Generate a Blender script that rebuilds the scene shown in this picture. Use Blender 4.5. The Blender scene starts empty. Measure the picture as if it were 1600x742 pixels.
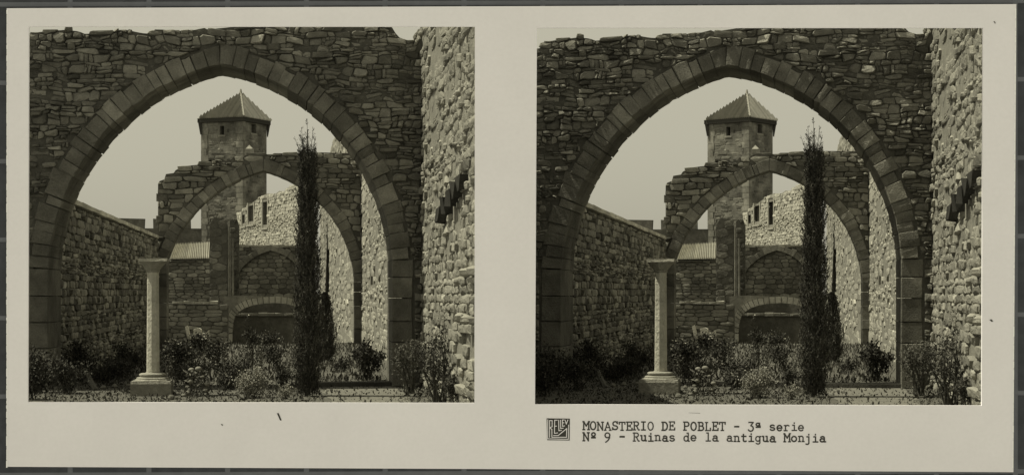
import bpy, math, random
from math import sin, cos, radians, pi, sqrt, hypot, atan2
from mathutils import Vector, Matrix, noise
random.seed(11)
R = random.uniform
sc = bpy.context.scene

# ------------------------------------------------------------ camera, sky, sun, exposure
FPX = 800 / math.tan(radians(16))          # focal length in photograph pixels
EYE, HOR, VPX = 1.6, 458.0, 455.0          # eye height, horizon row, vanishing column of the ruin
cam = bpy.data.cameras.new('camera'); co = bpy.data.objects.new('camera', cam)
sc.collection.objects.link(co); sc.camera = co
co.location = (0, 0, EYE); co.rotation_euler = (radians(90), 0, 0)
cam.sensor_fit = 'HORIZONTAL'; cam.angle = radians(32); cam.shift_y = (HOR - 371) / 1600
cam.clip_start = .1; cam.clip_end = 9000

SUN_EL, SUN_BACK = 62.0, 4.0
TINT = (1.0, .955, .75)
w = bpy.data.worlds.new('World'); sc.world = w; w.use_nodes = True
nt = w.node_tree; bg = nt.nodes['Background']
sky = nt.nodes.new('ShaderNodeTexSky'); sky.sky_type = 'NISHITA'; sky.sun_disc = False
sky.sun_elevation = radians(SUN_EL); sky.sun_rotation = radians(-(90 - SUN_BACK))
sky.dust_density = 4.0; sky.air_density = 1.0
bw = nt.nodes.new('ShaderNodeRGBToBW'); nt.links.new(sky.outputs[0], bw.inputs[0])
mx = nt.nodes.new('ShaderNodeMix'); mx.data_type = 'RGBA'; mx.blend_type = 'MULTIPLY'; mx.inputs[0].default_value = 1
pw = nt.nodes.new('ShaderNodeMath'); pw.operation = 'POWER'; pw.inputs[1].default_value = .2
nt.links.new(bw.outputs[0], pw.inputs[0]); nt.links.new(pw.outputs[0], mx.inputs[6]); mx.inputs[7].default_value = (*[c * 1.95 for c in TINT], 1)
nt.links.new(mx.outputs[2], bg.inputs[0]); bg.inputs[1].default_value = .14
sun = bpy.data.lights.new('sun', 'SUN'); so = bpy.data.objects.new('sun', sun); sc.collection.objects.link(so)
sun.energy = 3.4; sun.angle = radians(.5); sun.color = TINT
sd = Vector((-cos(radians(SUN_BACK)) * cos(radians(SUN_EL)), sin(radians(SUN_BACK)) * cos(radians(SUN_EL)), sin(radians(SUN_EL))))
so.rotation_euler = sd.to_track_quat('Z', 'Y').to_euler()
sc.view_settings.view_transform = 'Standard'; sc.view_settings.look = 'None'
sc.view_settings.exposure = 0.55; sc.view_settings.gamma = 1

# ------------------------------------------------------------ materials
def material(name, grey, tint=(1, 1, 1), vary=.5, scale=6.0, bump=.4, rough=.95, tone=True, fine=40.0, stain=0.0):
    m = bpy.data.materials.new(name); m.use_nodes = True
    t = m.node_tree; b = t.nodes['Principled BSDF']; N = t.nodes.new; L = t.links.new
    b.inputs['Roughness'].default_value = rough
    b.inputs['Specular IOR Level'].default_value = .15
    tc = N('ShaderNodeTexCoord')
    n1 = N('ShaderNodeTexNoise'); n1.inputs['Scale'].default_value = scale; n1.inputs['Detail'].default_value = 6; n1.inputs['Roughness'].default_value = .65
    n2 = N('ShaderNodeTexNoise'); n2.inputs['Scale'].default_value = fine; n2.inputs['Detail'].default_value = 4
    L(tc.outputs['Object'], n1.inputs['Vector']); L(tc.outputs['Object'], n2.inputs['Vector'])
    def math_node(op, a, bb):
        q = N('ShaderNodeMath'); q.operation = op
        for i, v in enumerate((a, bb)):
            if isinstance(v, (int, float)): q.inputs[i].default_value = v
            else: L(v, q.inputs[i])
        return q.outputs[0]
    a = math_node('MULTIPLY_ADD', n1.outputs[0], 2 * vary); a.node.inputs[2].default_value = 1 - vary
    c = math_node('MULTIPLY_ADD', n2.outputs[0], vary); c.node.inputs[2].default_value = 1 - vary / 2
    v = math_node('MULTIPLY', a, c)
    if tone:
        at = N('ShaderNodeAttribute'); at.attribute_name = 'tone'
        v = math_node('MULTIPLY', v, at.outputs['Fac'])
    if stain:
        n3 = N('ShaderNodeTexNoise'); n3.inputs['Scale'].default_value = .9; n3.inputs['Detail'].default_value = 5
        L(tc.outputs['Object'], n3.inputs['Vector'])
        rp = N('ShaderNodeMapRange'); rp.inputs[1].default_value = .4; rp.inputs[2].default_value = .62
        rp.inputs[3].default_value = 1 - stain; rp.inputs[4].default_value = 1
        L(n3.outputs[0], rp.inputs[0]); v = math_node('MULTIPLY', v, rp.outputs[0])
    v = math_node('MULTIPLY', v, grey)
    mm = N('ShaderNodeMix'); mm.data_type = 'RGBA'; mm.blend_type = 'MULTIPLY'; mm.inputs[0].default_value = 1
    L(v, mm.inputs[6]); mm.inputs[7].default_value = (*tint, 1); L(mm.outputs[2], b.inputs['Base Color'])
    if bump:
        bp = N('ShaderNodeBump'); bp.inputs['Strength'].default_value = bump; bp.inputs['Distance'].default_value = .03
        s = math_node('ADD', n1.outputs[0], math_node('MULTIPLY', n2.outputs[0], .5))
        L(s, bp.inputs['Height']); L(bp.outputs[0], b.inputs['Normal'])
    return m
OLIVE = (1.0, .975, .84)
M = dict(
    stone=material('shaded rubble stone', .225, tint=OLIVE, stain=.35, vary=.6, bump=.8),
    dressed=material('dressed arch stone', .20, tint=OLIVE, vary=.55, scale=5, stain=.45, bump=.8),
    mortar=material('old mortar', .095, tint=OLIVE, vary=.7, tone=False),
    lit=material('pale limestone and sunlit rim', .26, tint=OLIVE, vary=.45, bump=.9, scale=4),  # right wall's paler stone; also paints sunlight on the gateway rim
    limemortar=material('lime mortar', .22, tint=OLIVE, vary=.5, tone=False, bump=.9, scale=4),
    column=material('smooth limestone', .62, tint=OLIVE, vary=.4, scale=9, bump=.9, stain=.3, fine=28),
    far=material('weathered tower render', .25, tint=OLIVE, vary=.7, scale=1.1, fine=6, bump=.6, tone=True, stain=.4),
    roof=material('clay roof tile', .24, tint=OLIVE, vary=.35, scale=3),
    wood=material('dark eaves wood', .05, tint=OLIVE, vary=.3),
    dirt=material('dry garden earth', .095, tint=OLIVE, vary=.45, scale=1.2, fine=14, tone=False, bump=.7),
    sun_patch=material('painted sunlit earth', .15, tint=OLIVE, vary=.4, scale=3, fine=25, tone=False, bump=.5),
    gravel=material('pale gravel', .46, vary=.2, scale=.6, fine=9, tone=False),
    leaf=material('dark foliage', .065, tint=OLIVE, vary=.3),
    cyp=material('cypress foliage', .075, tint=OLIVE, vary=.3),
    weed=material('dull green weeds', .12, tint=OLIVE, vary=.3),
    pale_leaf=material('silvery foliage', .22, tint=OLIVE, vary=.3),
    flower=material('pale flower heads', .5, tint=OLIVE, vary=.2),
    bark=material('bark', .10, tint=OLIVE, vary=.4),
    card=material('cream card stock', .82, tint=(1.0, .98, 1.02), vary=.08, scale=.9, fine=22, tone=False, bump=.03),
    core=material('white card core', .92, vary=.05, tone=False, bump=0),
    ink=material('typewriter ink', .055, tint=(1, .98, .9), vary=.35, fine=30, tone=False, bump=0),
    matline=material('grey mat line', .155, tint=(.93, .98, 1.12), vary=.2, fine=60, tone=False, bump=0),
    matcell=material('charcoal mat cell', .062, tint=(.93, 1.0, 1.15), vary=.5, fine=90, tone=False, bump=.1),
)

# ------------------------------------------------------------ mesh builder
class MB:
    def __init__(s): s.v = []; s.f = []; s.t = []; s.tone = 1.0
    def face(s, pts):
        n = len(s.v); s.v += [tuple(p) for p in pts]; s.f.append(tuple(range(n, n + len(pts)))); s.t.append(s.tone)
    def add(s, vs, fs):
        n = len(s.v); s.v += [tuple(p) for p in vs]
        for f in fs: s.f.append(tuple(i + n for i in f)); s.t.append(s.tone)
    def box(s, x0, x1, y0, y1, z0, z1, j=0):
        vs = [(x + R(-j, j), y + R(-j, j), z + R(-j, j)) for x in (x0, x1) for y in (y0, y1) for z in (z0, z1)]
        s.add(vs, [(0, 1, 3, 2), (4, 6, 7, 5), (0, 4, 5, 1), (2, 3, 7, 6), (0, 2, 6, 4), (1, 5, 7, 3)])
    def lathe(s, cx, cy, prof, n=24, rot=0):
        k = len(prof)
        vs = [(cx + r * cos(rot + 2 * pi * i / n), cy + r * sin(rot + 2 * pi * i / n), z) for r, z in prof for i in range(n)]
        fs = [(a * n + i, a * n + (i + 1) % n, (a + 1) * n + (i + 1) % n, (a + 1) * n + i) for a in range(k - 1) for i in range(n)]
        fs += [tuple(range(n - 1, -1, -1)), tuple((k - 1) * n + i for i in range(n))]
        s.add(vs, fs)
    def tube(s, p, q, r0, r1, n=6):
        p = Vector(p); q = Vector(q); d = (q - p).normalized()
        a = d.orthogonal().normalized(); b = d.cross(a)
        vs = [c + (a * cos(2 * pi * i / n) + b * sin(2 * pi * i / n)) * r for c, r in ((p, r0), (q, r1)) for i in range(n)]
        s.add(vs, [(i, (i + 1) % n, n + (i + 1) % n, n + i) for i in range(n)] + [tuple(range(n - 1, -1, -1)), tuple(range(n, 2 * n))])
    def blade(s, p, d, ln, wd):
        d = Vector(d).normalized(); a = d.cross(Vector((R(-1, 1), R(-1, 1), R(-1, 1)))).normalized() * wd * .5
        p = Vector(p); m = p + d * ln * .5
        s.face([p, m + a, p + d * ln, m - a])
    def mesh(s, name, mat, base=(0, 0, 0), smooth=False):
        me = bpy.data.meshes.new(name); bx, by, bz = base
        me.from_pydata([(x - bx, y - by, z - bz) for x, y, z in s.v], [], s.f)
        at = me.attributes.new('tone', 'FLOAT', 'FACE'); at.data.foreach_set('value', s.t)
        if smooth: me.polygons.foreach_set('use_smooth', [True] * len(s.f))
        me.materials.append(mat); return me

# ------------------------------------------------------------ things: built once in the ruin's own frame, set out twice
F = 2815.0
def P(px, py, Y): return Vector(((px - VPX) / F * Y, Y, EYE - (py - HOR) / F * Y))
def gz(Y):
    return 0.0 if Y < 57 else (-(Y - 57) / 18 if Y < 75 else -1.0)
YAW = {'left': math.atan((VPX - 800) / -FPX), 'right': math.atan((VPX + 791 - 800) / -FPX)}
things = []
class Thing:
    def __init__(s, name, label, cat, base, group=None):
        s.name, s.label, s.cat, s.base, s.group = name, label, cat, base, group
        s.parts = []; things.append(s)
    def part(s, name, mb, mat, parent=None, kind=None, label=None, smooth=False):
        me = mb.mesh(name, M[mat], s.base, smooth)
        p = dict(name=name, me=me, parent=parent, kind=kind, label=label); s.parts.append(p); return p
def link(o): sc.collection.objects.link(o); return o
def instantiate():
    for t in things:
        for side in ('left', 'right'):
            y = YAW[side]
            e = link(bpy.data.objects.new(t.name, None)); e.empty_display_size = .3
            e.location = Matrix.Rotation(y, 3, 'Z') @ Vector(t.base); e.rotation_euler.z = y
            e['label'] = t.label + ', in the %s picture' % side; e['category'] = t.cat; e['kind'] = 'stuff' if t.name == 'grass' else 'structure' if t.name == 'sun_patch' else 'thing'
            if t.group: e['group'] = t.group
            made = {}
            for p in t.parts:
                o = link(bpy.data.objects.new(p['name'], p['me'])); o.parent = made[id(p['parent'])] if p['parent'] else e
                if p['kind']: o['kind'] = p['kind']
                if p['label']: o['label'] = p['label']
                made[id(p)] = o

# ------------------------------------------------------------ masonry
def clip(poly, nx, ny, d):                 # keep points with nx*x+ny*y <= d
    out = []
    for i in range(len(poly)):
        a, b = poly[i], poly[(i + 1) % len(poly)]
        da, db = nx * a[0] + ny * a[1] - d, nx * b[0] + ny * b[1] - d
        if da <= 0: out.append(a)
        if da * db < 0:
            k = da / (da - db); out.append((a[0] + (b[0] - a[0]) * k, a[1] + (b[1] - a[1]) * k))
    return out
def area_c(p):
    A = cx = cy = 0
    for i in range(len(p)):
        a, b = p[i], p[(i + 1) % len(p)]; k = a[0] * b[1] - b[0] * a[1]; A += k; cx += (a[0] + b[0]) * k; cy += (a[1] + b[1]) * k
    return (A / 2, cx / (3 * A), cy / (3 * A)) if abs(A) > 1e-9 else (0, 0, 0)
def stone_geom(mb, poly, fr, prot, gap, cut=.2, taper=.018, tilt=.12):
    A, cx, cy = area_c(poly)
    if A < 0: poly = poly[::-1]
    pts = []
    n = len(poly)
    for i in range(n):                     # knock the corners off
        a, b, c = poly[i - 1], poly[i], poly[(i + 1) % n]
        k = cut * R(.7, 1.3)
        if cut == 0: pts.append(b); continue
        pts.append((b[0] + (a[0] - b[0]) * k, b[1] + (a[1] - b[1]) * k)); pts.append((b[0] + (c[0] - b[0]) * k, b[1] + (c[1] - b[1]) * k))
    q = []
    for x, y in pts:
        d = hypot(x - cx, y - cy) + 1e-6; k = max(.3, 1 - gap * R(.4, 1.5) / d); q.append((cx + (x - cx) * k, cy + (y - cy) * k))
    O, U, V, N = fr
    def W(u, v, h): return O + U * u + V * v + N * h
    ext = sqrt(abs(A)); tu, tv = R(-tilt, tilt) * prot / ext * 2, R(-tilt, tilt) * prot / ext * 2
    m = len(q); vs = [W(x, y, -.04) for x, y in q] + [W(x, y, prot * .55) for x, y in q]
    for x, y in q:
        d = hypot(x - cx, y - cy) + 1e-6; k = max(.4, 1 - taper * R(.7, 1.4) / d)
        vs.append(W(cx + (x - cx) * k, cy + (y - cy) * k, prot + (x - cx) * tu + (y - cy) * tv + R(-.006, .006)))
    vs.append(W(cx, cy, prot + R(0, .015)))
    fs = [(r * m + i, r * m + (i + 1) % m, (r + 1) * m + (i + 1) % m, (r + 1) * m + i) for r in (0, 1) for i in range(m)]
    fs += [(2 * m + i, 2 * m + (i + 1) % m, 3 * m) for i in range(m)]
    mb.add(vs, fs)
def cells(u0, u1, v0, v1, sw, sh, coarse=.5):
    S = []; v = v0
    while v < v1:
        h = sh * R(1 - coarse, 1 + coarse); u = u0 - R(0, sw)
        while u < u1 + sw:
            wd = sw * R(.45, 1.75); S.append((u + wd / 2, v + h / 2 + R(-.14, .14) * h)); u += wd
        v += h
    grid = {}
    for i, (u, v) in enumerate(S): grid.setdefault((int(u / (2.2 * sw)), int(v / (2.2 * sh))), []).append(i)
    out = []
    for i, (u, v) in enumerate(S):
        gu, gv = int(u / (2.2 * sw)), int(v / (2.2 * sh)); nb = []
        for a in (-1, 0, 1):
            for b in (-1, 0, 1): nb += grid.get((gu + a, gv + b), [])
        nb = sorted((((S[j][0] - u) / sw) ** 2 + ((S[j][1] - v) / sh) ** 2, j) for j in nb if j != i)[:16]
        p = [(-2.2, -2), (2.2, -2), (2.2, 2), (-2.2, 2)]
        for d2, j in nb:
            dx, dy = (S[j][0] - u) / sw, (S[j][1] - v) / sh; p = clip(p, dx, dy, d2 / 2)
            if len(p) < 3: break
        if len(p) >= 3: out.append((u, v, [(u + x * sw, v + y * sh) for x, y in p]))
    return out
def courses(u0, u1, v0, v1, sw, sh, wob=.5, split=.3, big=.05):
    out = []; v = v0
    def warp(u, v):
        a, b = (Vector([noise.noise((u / sw * f, v / sh * f, q + 17.3 * k)) for k in (0, 1, 2)]) for f, q in ((.33, 3.1), (.9, 8.7)))
        return (u + (a.x * .5 + b.x * .3) * sw * wob, v + (a.y * .9 + b.y * .5) * sh * wob)
    while v < v1:
        h = sh * R(.65, 1.5); u = u0 - R(0, sw)
        while u < u1 + sw:
            wd = sw * (R(.4, 1.9) if random.random() > big else R(1.8, 2.6)); rects = [(u, u + wd, v, v + h)]
            if random.random() < split and h > sh * .8:
                k = R(.35, .65); rects = [(u, u + wd, v, v + h * k), (u, u + wd, v + h * k, v + h)]
                if random.random() < .5: q = u + wd * R(.35, .65); rects = [rects[0], (u, q, v + h * k, v + h), (q, u + wd, v + h * k, v + h)]
            for a, b, c, d in rects:
                sq = R(.4, 1.15); kx, ky = min(.3 * (b - a), .45 * sw) * sq, .3 * (d - c) * sq; pts = []
                for x, y, sx, sy in ((a, c, 1, 1), (b, c, -1, 1), (b, d, -1, -1), (a, d, 1, -1)):
                    p, q = (x + sx * kx * R(.3, 1.3), y + R(-.03, .06) * sy * (d - c)), (x + R(-.03, .06) * sx * (b - a), y + sy * ky * R(.3, 1.3))
                    pts += [q, p] if sx * sy > 0 else [p, q]
                pts = [warp(x, y) for x, y in pts]; cc = warp((a + b) / 2, (c + d) / 2); out.append((cc[0], cc[1], pts))
            u += wd
        v += h
    return out
def lay(th, fr, cs, planes, keep, prot, gap, mat, parts=300, name='stone', tone=(.6, 1.4), taper=.018, cut=.2, tilt=.12):
    """cs: Voronoi cells; planes(u,v) -> half-planes to clip by; the stones that show largest become parts of th"""
    todo = []
    for u, v, p in cs:
        if not keep(u, v): continue
        for nx, ny, d in planes(u, v):
            p = clip(p, nx, ny, d)
            if len(p) < 3: break
        if len(p) < 3: continue
        A, cx, cy = area_c(p)
        if abs(A) < .0012: continue
        c = fr[0] + fr[1] * cx + fr[2] * cy; px = VPX + c.x / c.y * F; py = HOR - (c.z - EYE) / c.y * F
        foreshort = abs(fr[3].y) + abs(fr[3].x * c.x / c.y)
        vis = abs(A) / c.y ** 2 * foreshort * (1 if 42 < px < 744 and 40 < py < 630 else 0)
        todo.append((vis, p, u, v))
    todo.sort(key=lambda t: -t[0])
    rest = MB()
    for k, (vis, p, u, v) in enumerate(todo):
        mb = MB() if k < parts and vis > 0 else rest
        mb.tone = R(*(tone(u, v) if callable(tone) else tone)) * (1.25 if random.random() < .06 else 1) * (.65 if random.random() < .12 else 1)
        stone_geom(mb, p, fr, R(*(prot(u, v) if callable(prot) else prot)), gap, taper=taper, cut=cut, tilt=tilt)
        if mb is not rest: th.part(name, mb, mat)
    if rest.f: th.part('small_rubble', rest, mat, kind='stuff')
    return len(todo)
def interp(tab, x):
    if x <= tab[0][0]: return tab[0][1]
    for (a, b), (c, d) in zip(tab, tab[1:]):
        if x <= c: return b + (d - b) * (x - a) / (c - a)
    return tab[-1][1]

class Arch:                                # pointed arch from pixel circles on the plane Y
    def __init__(s, Y, L, Rr, spL, spR, t):
        k = Y / F; s.Y = Y; s.t = t
        f = lambda c: ((c[0] - VPX) * k, EYE - (c[1] - HOR) * k, c[2] * k)
        s.L = f(L); s.R = f(Rr); s.spL = EYE - (spL - HOR) * k; s.spR = EYE - (spR - HOR) * k
        x0, z0, r0 = s.L; x1, z1, r1 = s.R
        best = min((abs((z0 + sqrt(max(0, r0 * r0 - (x - x0) ** 2))) - (z1 + sqrt(max(0, r1 * r1 - (x - x1) ** 2)))), x) for x in [x1 + (x0 - x1) * i / 400 for i in range(401)])
        s.ax = best[1]
        s.footL = x0 - sqrt(r0 * r0 - (s.spL - z0) ** 2); s.footR = x1 + sqrt(r1 * r1 - (s.spR - z1) ** 2)
    def side(s, u): return s.L if u < s.ax else s.R
    def planes(s, u, v, g=.02, jl=None):
        jl = s.t if jl is None else jl
        if u < s.ax and v < s.spL: return [(1, 0, s.footL - jl - g)]
        if u >= s.ax and v < s.spR: return [(-1, 0, -(s.footR + jl + g))]
        x, z, r = s.side(u); d = hypot(u - x, v - z); nx, ny = (u - x) / d, (v - z) / d
        return [(-nx, -ny, -(nx * x + ny * z + r + s.t + g))]
    def outside(s, u, v, e=.04):
        if u < s.ax and v < s.spL: return u < s.footL - s.t - e
        if u >= s.ax and v < s.spR: return u > s.footR + s.t + e
        x, z, r = s.side(u); return hypot(u - x, v - z) > r + s.t + e
    def ext_z(s, u, e=0):                  # height of the ring's outer line over u, or None beside it
        T = s.t + e
        if u < s.footL - T or u > s.footR + T: return None
        x, z, r = s.side(u); q = (r + T) ** 2 - (u - x) ** 2
        return z + sqrt(q) if q > 0 else z
    def ring(s, th, depth, nL, nR, mat, proud=.03, jamb=.42, z0=0.0, doL=True, doR=True):
        for sd, n, sp in (('L', nL, s.spL), ('R', nR, s.spR)):
            x, z, r = s.L if sd == 'L' else s.R
            a0 = math.asin((sp - z) / r); a1 = math.acos(abs(s.ax - x) / r)
            cuts = [a0 + (a1 - a0) * (i + (R(-.27, .27) if 0 < i < n else 0)) / n for i in range(n + 1)]
            for i in range(n):
                mb = MB(); mb.tone = R(.75, 1.5); g = .004 / r
                b0, b1 = cuts[i] + g, cuts[i + 1] - g; T = s.t + R(-.05, .06); pr = proud + R(-.012, .018); c = .012
                sg = -1 if sd == 'L' else 1
                pin = r + R(-.008, .008)
                def pt(rr, a, y): return (x + sg * rr * cos(a), y, z + rr * sin(a))
                e = c / r; mid = (b0 + b1) / 2
                loops = []
                for y, ins in ((s.Y - pr + .0, 1), (s.Y - pr + c, 0), (s.Y + depth + pr, 0)):
                    ri, ro = pin + c * ins, r + T - c * ins; q0, q1 = b0 + e * ins, b1 - e * ins
                    qo = q1 if i < n - 1 else math.acos(min(1, abs(s.ax - x) / ro)) - e
                    loops.append([pt(ri, q0, y), pt(ri, mid, y), pt(ri, q1, y), pt(ro, qo, y), pt(ro, (q0 + qo) / 2, y), pt(ro, q0, y)])
                vs = [(a_ + R(-.009, .009), b_ + R(-.006, .006), c_ + R(-.009, .009)) for l in loops for a_, b_, c_ in l]
                if random.random() < .35:
                    j = random.choice((0, 2, 3, 5)); vs[j] = tuple(Vector(vs[j]).lerp(Vector(vs[6 + j]), R(.5, 1.5)).lerp(Vector(vs[(j + 3) % 6]), R(.05, .16)))
                fs = [(k * 6 + j, k * 6 + (j + 1) % 6, (k + 1) * 6 + (j + 1) % 6, (k + 1) * 6 + j) for k in (0, 1) for j in range(6)]
                fs += [(0, 1, 4, 5), (1, 2, 3, 4), (12, 17, 16, 13), (13, 16, 15, 14)]
                mb.add(vs, fs); th.part('voussoir', mb, mat)
            mb = MB(); sg = -1 if sd == 'L' else 1; m = 28; ys = (s.Y + .012, s.Y + depth - .012); q0, q1 = a0, a1
            for i in range(m):
                e0, e1 = q0 + (q1 - q0) * i / m, q0 + (q1 - q0) * (i + 1) / m; P4 = [[(x + sg * rr * cos(a), y, z + rr * sin(a)) for a in (e0, e1)] for rr, y in ((r + .02, ys[0]), (r + s.t - .01, ys[0]), (r + s.t - .01, ys[1]), (r + .02, ys[1]))]
                for k in range(4): mb.face([P4[k][0], P4[k][1], P4[(k + 1) % 4][1], P4[(k + 1) % 4][0]])
            th.part('ring_mortar', mb, 'mortar')
            if (sd == 'L' and not doL) or (sd == 'R' and not doR): continue
            zz = sp; foot = s.footL if sd == 'L' else s.footR
            while zz > z0 + .02:
                h = min(R(.3, .5), zz - z0); h = zz - z0 if zz - z0 - h < .12 else h
                mb = MB(); mb.tone = R(.7, 1.25); wd = jamb * R(.9, 1.0); pr = proud * R(.5, 1.1)
                xs = (foot - wd, foot) if sd == 'L' else (foot, foot + wd)
                g = .006; c = .012; y0, y1 = s.Y - pr, s.Y + depth + pr
                lo = [[(xs[0] + i, y, zz - h + g + i), (xs[1] - i, y, zz - h + g + i), (xs[1] - i, y, zz - g - i), (xs[0] + i, y, zz - g - i)] for y, i in ((y0, c), (y0 + c, 0), (y1, 0))]
                mb.add([p for l in lo for p in l], [(k * 4 + j, k * 4 + (j + 1) % 4, k * 4 + 4 + (j + 1) % 4, k * 4 + 4 + j) for k in (0, 1) for j in range(4)] + [(3, 2, 1, 0), (8, 9, 10, 11)])
                th.part('jamb_block', mb, mat); zz -= h
def arch_core(th, A, u0, u1, depth, top, mat='mortar', z0=-.3, n=130, inset=.03):
    mb = MB(); ys = A.Y + .0, A.Y + depth; us = [u0 + (u1 - u0) * i / n for i in range(n + 1)]
    for lim in (A.footL - A.t, A.footR + A.t): us += [lim - .001, lim + .001]
    us = sorted(u for u in us if u0 <= u <= u1)
    prev = None
    for u in us:
        b = A.ext_z(u, -inset); lo = z0 if b is None else b; hi = max(lo + .01, top(u) - .03)
        if b is not None and ((u < A.ax and lo <= A.spL) or (u >= A.ax and lo <= A.spR)): lo = min(lo, A.spL)
        cur = (u, lo, hi)
        if prev:
            a, l0, h0 = prev; b_, l1, h1 = cur
            mb.face([(a, ys[0], l0), (b_, ys[0], l1), (b_, ys[0], h1), (a, ys[0], h0)])
            mb.face([(b_, ys[1], l1), (a, ys[1], l0), (a, ys[1], h0), (b_, ys[1], h1)])
            mb.face([(a, ys[0], h0), (b_, ys[0], h1), (b_, ys[1], h1), (a, ys[1], h0)])
            mb.face([(a, ys[1], l0), (b_, ys[1], l1), (b_, ys[0], l1), (a, ys[0], l0)])
        else: mb.face([(u, ys[1], lo), (u, ys[0], lo), (u, ys[0], hi), (u, ys[1], hi)])
        prev = cur
    u, lo, hi = prev; mb.face([(u, ys[0], lo), (u, ys[1], lo), (u, ys[1], hi), (u, ys[0], hi)])
    th.part('wall_core', mb, mat)
def holed_panel(mb, fr, u0, u1, vlo, vtop, holes, depth, back=None, steps=1):
    """face with rectangular holes and reveals; vtop(u) gives its top line"""
    O, U, V, N = fr; W = lambda u, v, h=0: O + U * u + V * v + N * h
    us = sorted({u0, u1} | {h[0] for h in holes} | {h[1] for h in holes} | {u0 + (u1 - u0) * i / steps for i in range(steps + 1)})
    for a, b in zip(us, us[1:]):
        hs = sorted([h for h in holes if h[0] < (a + b) / 2 < h[1]], key=lambda h: h[2]); v = (vlo, vlo)
        for h in hs:
            mb.face([W(a, v[0]), W(b, v[1]), W(b, h[2]), W(a, h[2])]); v = (h[3], h[3])
        mb.face([W(a, v[0]), W(b, v[1]), W(b, max(vtop(b), v[1])), W(a, max(vtop(a), v[0]))])
    for h in holes:
        a, b, c, d = h[:4]; q = [(a, c), (b, c), (b, d), (a, d)]
        for i in range(4):
            p, r = q[i], q[(i + 1) % 4]; mb.face([W(*p), W(*r), W(*r, -depth), W(*p, -depth)])
    if back is not None:
        for h in holes:
            a, b, c, d = h[:4]; back.face([W(a, c, -depth), W(b, c, -depth), W(b, d, -depth), W(a, d, -depth)])
FRONT = lambda Y: (Vector((0, Y, 0)), Vector((1, 0, 0)), Vector((0, 0, 1)), Vector((0, -1, 0)))
def px_top(tab, Y):                        # top outline given in photograph pixels -> metres on plane Y
    t = [((a - VPX) / F * Y, EYE - (b - HOR) / F * Y) for a, b in tab]; return lambda u: interp(t, u)

# ------------------------------------------------------------ ground
def ground():
    mb = MB(); xs = [-4000, -60, -30, -15, -8, -4, 0, 4, 8, 15, 30, 60, 4000]
    prof = [(-4000, -1.5), (-40, -1.5), (0, -1.5), (20.8, -1.5)]
    g1 = MB()
    for (y0, z0), (y1, z1) in zip(prof, prof[1:]):
        for a, b in zip(xs, xs[1:]): g1.face([(a, y0, z0), (b, y0, z0), (b, y1, z1), (a, y1, z1)])
    o = link(bpy.data.objects.new('forecourt', g1.mesh('forecourt', M['gravel']))); o['kind'] = 'structure'  # unseen ground in front, kept pale to bounce sun onto the card
    prof = [(20.8, -1.6), (20.802, 0)] + [(22 + i * 1.25, None) for i in range(0, 45)] + [(90, -1), (4000, -1)]
    xf = [-4000, -60] + [-30 + i for i in range(61)] + [60, 4000]
    rows = []
    for y, z in prof:
        rows.append([(x, y, (gz(y) + (R(-.03, .03) if abs(x) < 30 and y > 31.5 and y < 80 else 0)) if z is None else z) for x in xf])
    for r0, r1 in zip(rows, rows[1:]):
        for i in range(len(xf) - 1): mb.face([r0[i], r0[i + 1], r1[i + 1], r1[i]])
    o = link(bpy.data.objects.new('ground', mb.mesh('ground', M['dirt']))); o['kind'] = 'structure'
ground()

# ------------------------------------------------------------ near diaphragm arch
Y1, XR, XL, Y2 = 30.6, 2.24, -4.2, 57.0
def near_arch():
    A = Arch(Y1, (431.5, 438, 348), (288.8, 421, 324.7), 420, 405, .295)
    th = Thing('arched_wall', 'big rubble wall with a wide pointed arch, nearest of the arches', 'arch', ((335 - VPX) / F * Y1, Y1, 0))
    top = px_top([(-120, 74), (-60, 64), (0, 70), (44, 66), (52, 66), (56, 56), (80, 53), (110, 50), (130, 52), (142, 57), (152, 51), (195, 50), (205, 49), (225, 53), (240, 54), (243, 47), (262, 47), (268, 50), (300, 47), (330, 45), (356, 42), (380, 38), (470, 36), (560, 34), (612, 36), (622, 52), (640, 58), (652, 56), (660, 54)], Y1)
    u0, u1 = (-110 - VPX) / F * Y1, XR - .012
    arch_core(th, A, u0, u1, 1.6, top)
    A.ring(th, 1.6, 24, 24, 'dressed', proud=.035, jamb=.36)
    fr = FRONT(Y1)
    cs = courses(u0, u1, 0, 6.4, .155, .10, wob=.8, split=.42, big=.09)
    def planes(u, v): return A.planes(u, v, jl=.36) + [(0, 1, top(u) + R(-.03, .05)), (1, 0, u1)]
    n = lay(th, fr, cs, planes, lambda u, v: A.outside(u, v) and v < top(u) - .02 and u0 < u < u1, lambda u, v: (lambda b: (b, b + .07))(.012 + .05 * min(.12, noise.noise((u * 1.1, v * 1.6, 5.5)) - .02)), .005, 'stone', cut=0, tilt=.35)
    mb = MB(); mb.tone = .5; mb.box((455 - VPX) / F * Y1, A.footR - .01, Y1 + .1, Y1 + .6, -.1, .07, .01)
    th.part('threshold', mb, 'dressed')
    print('near wall stones', n)
    return A
A1 = near_arch()

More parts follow.
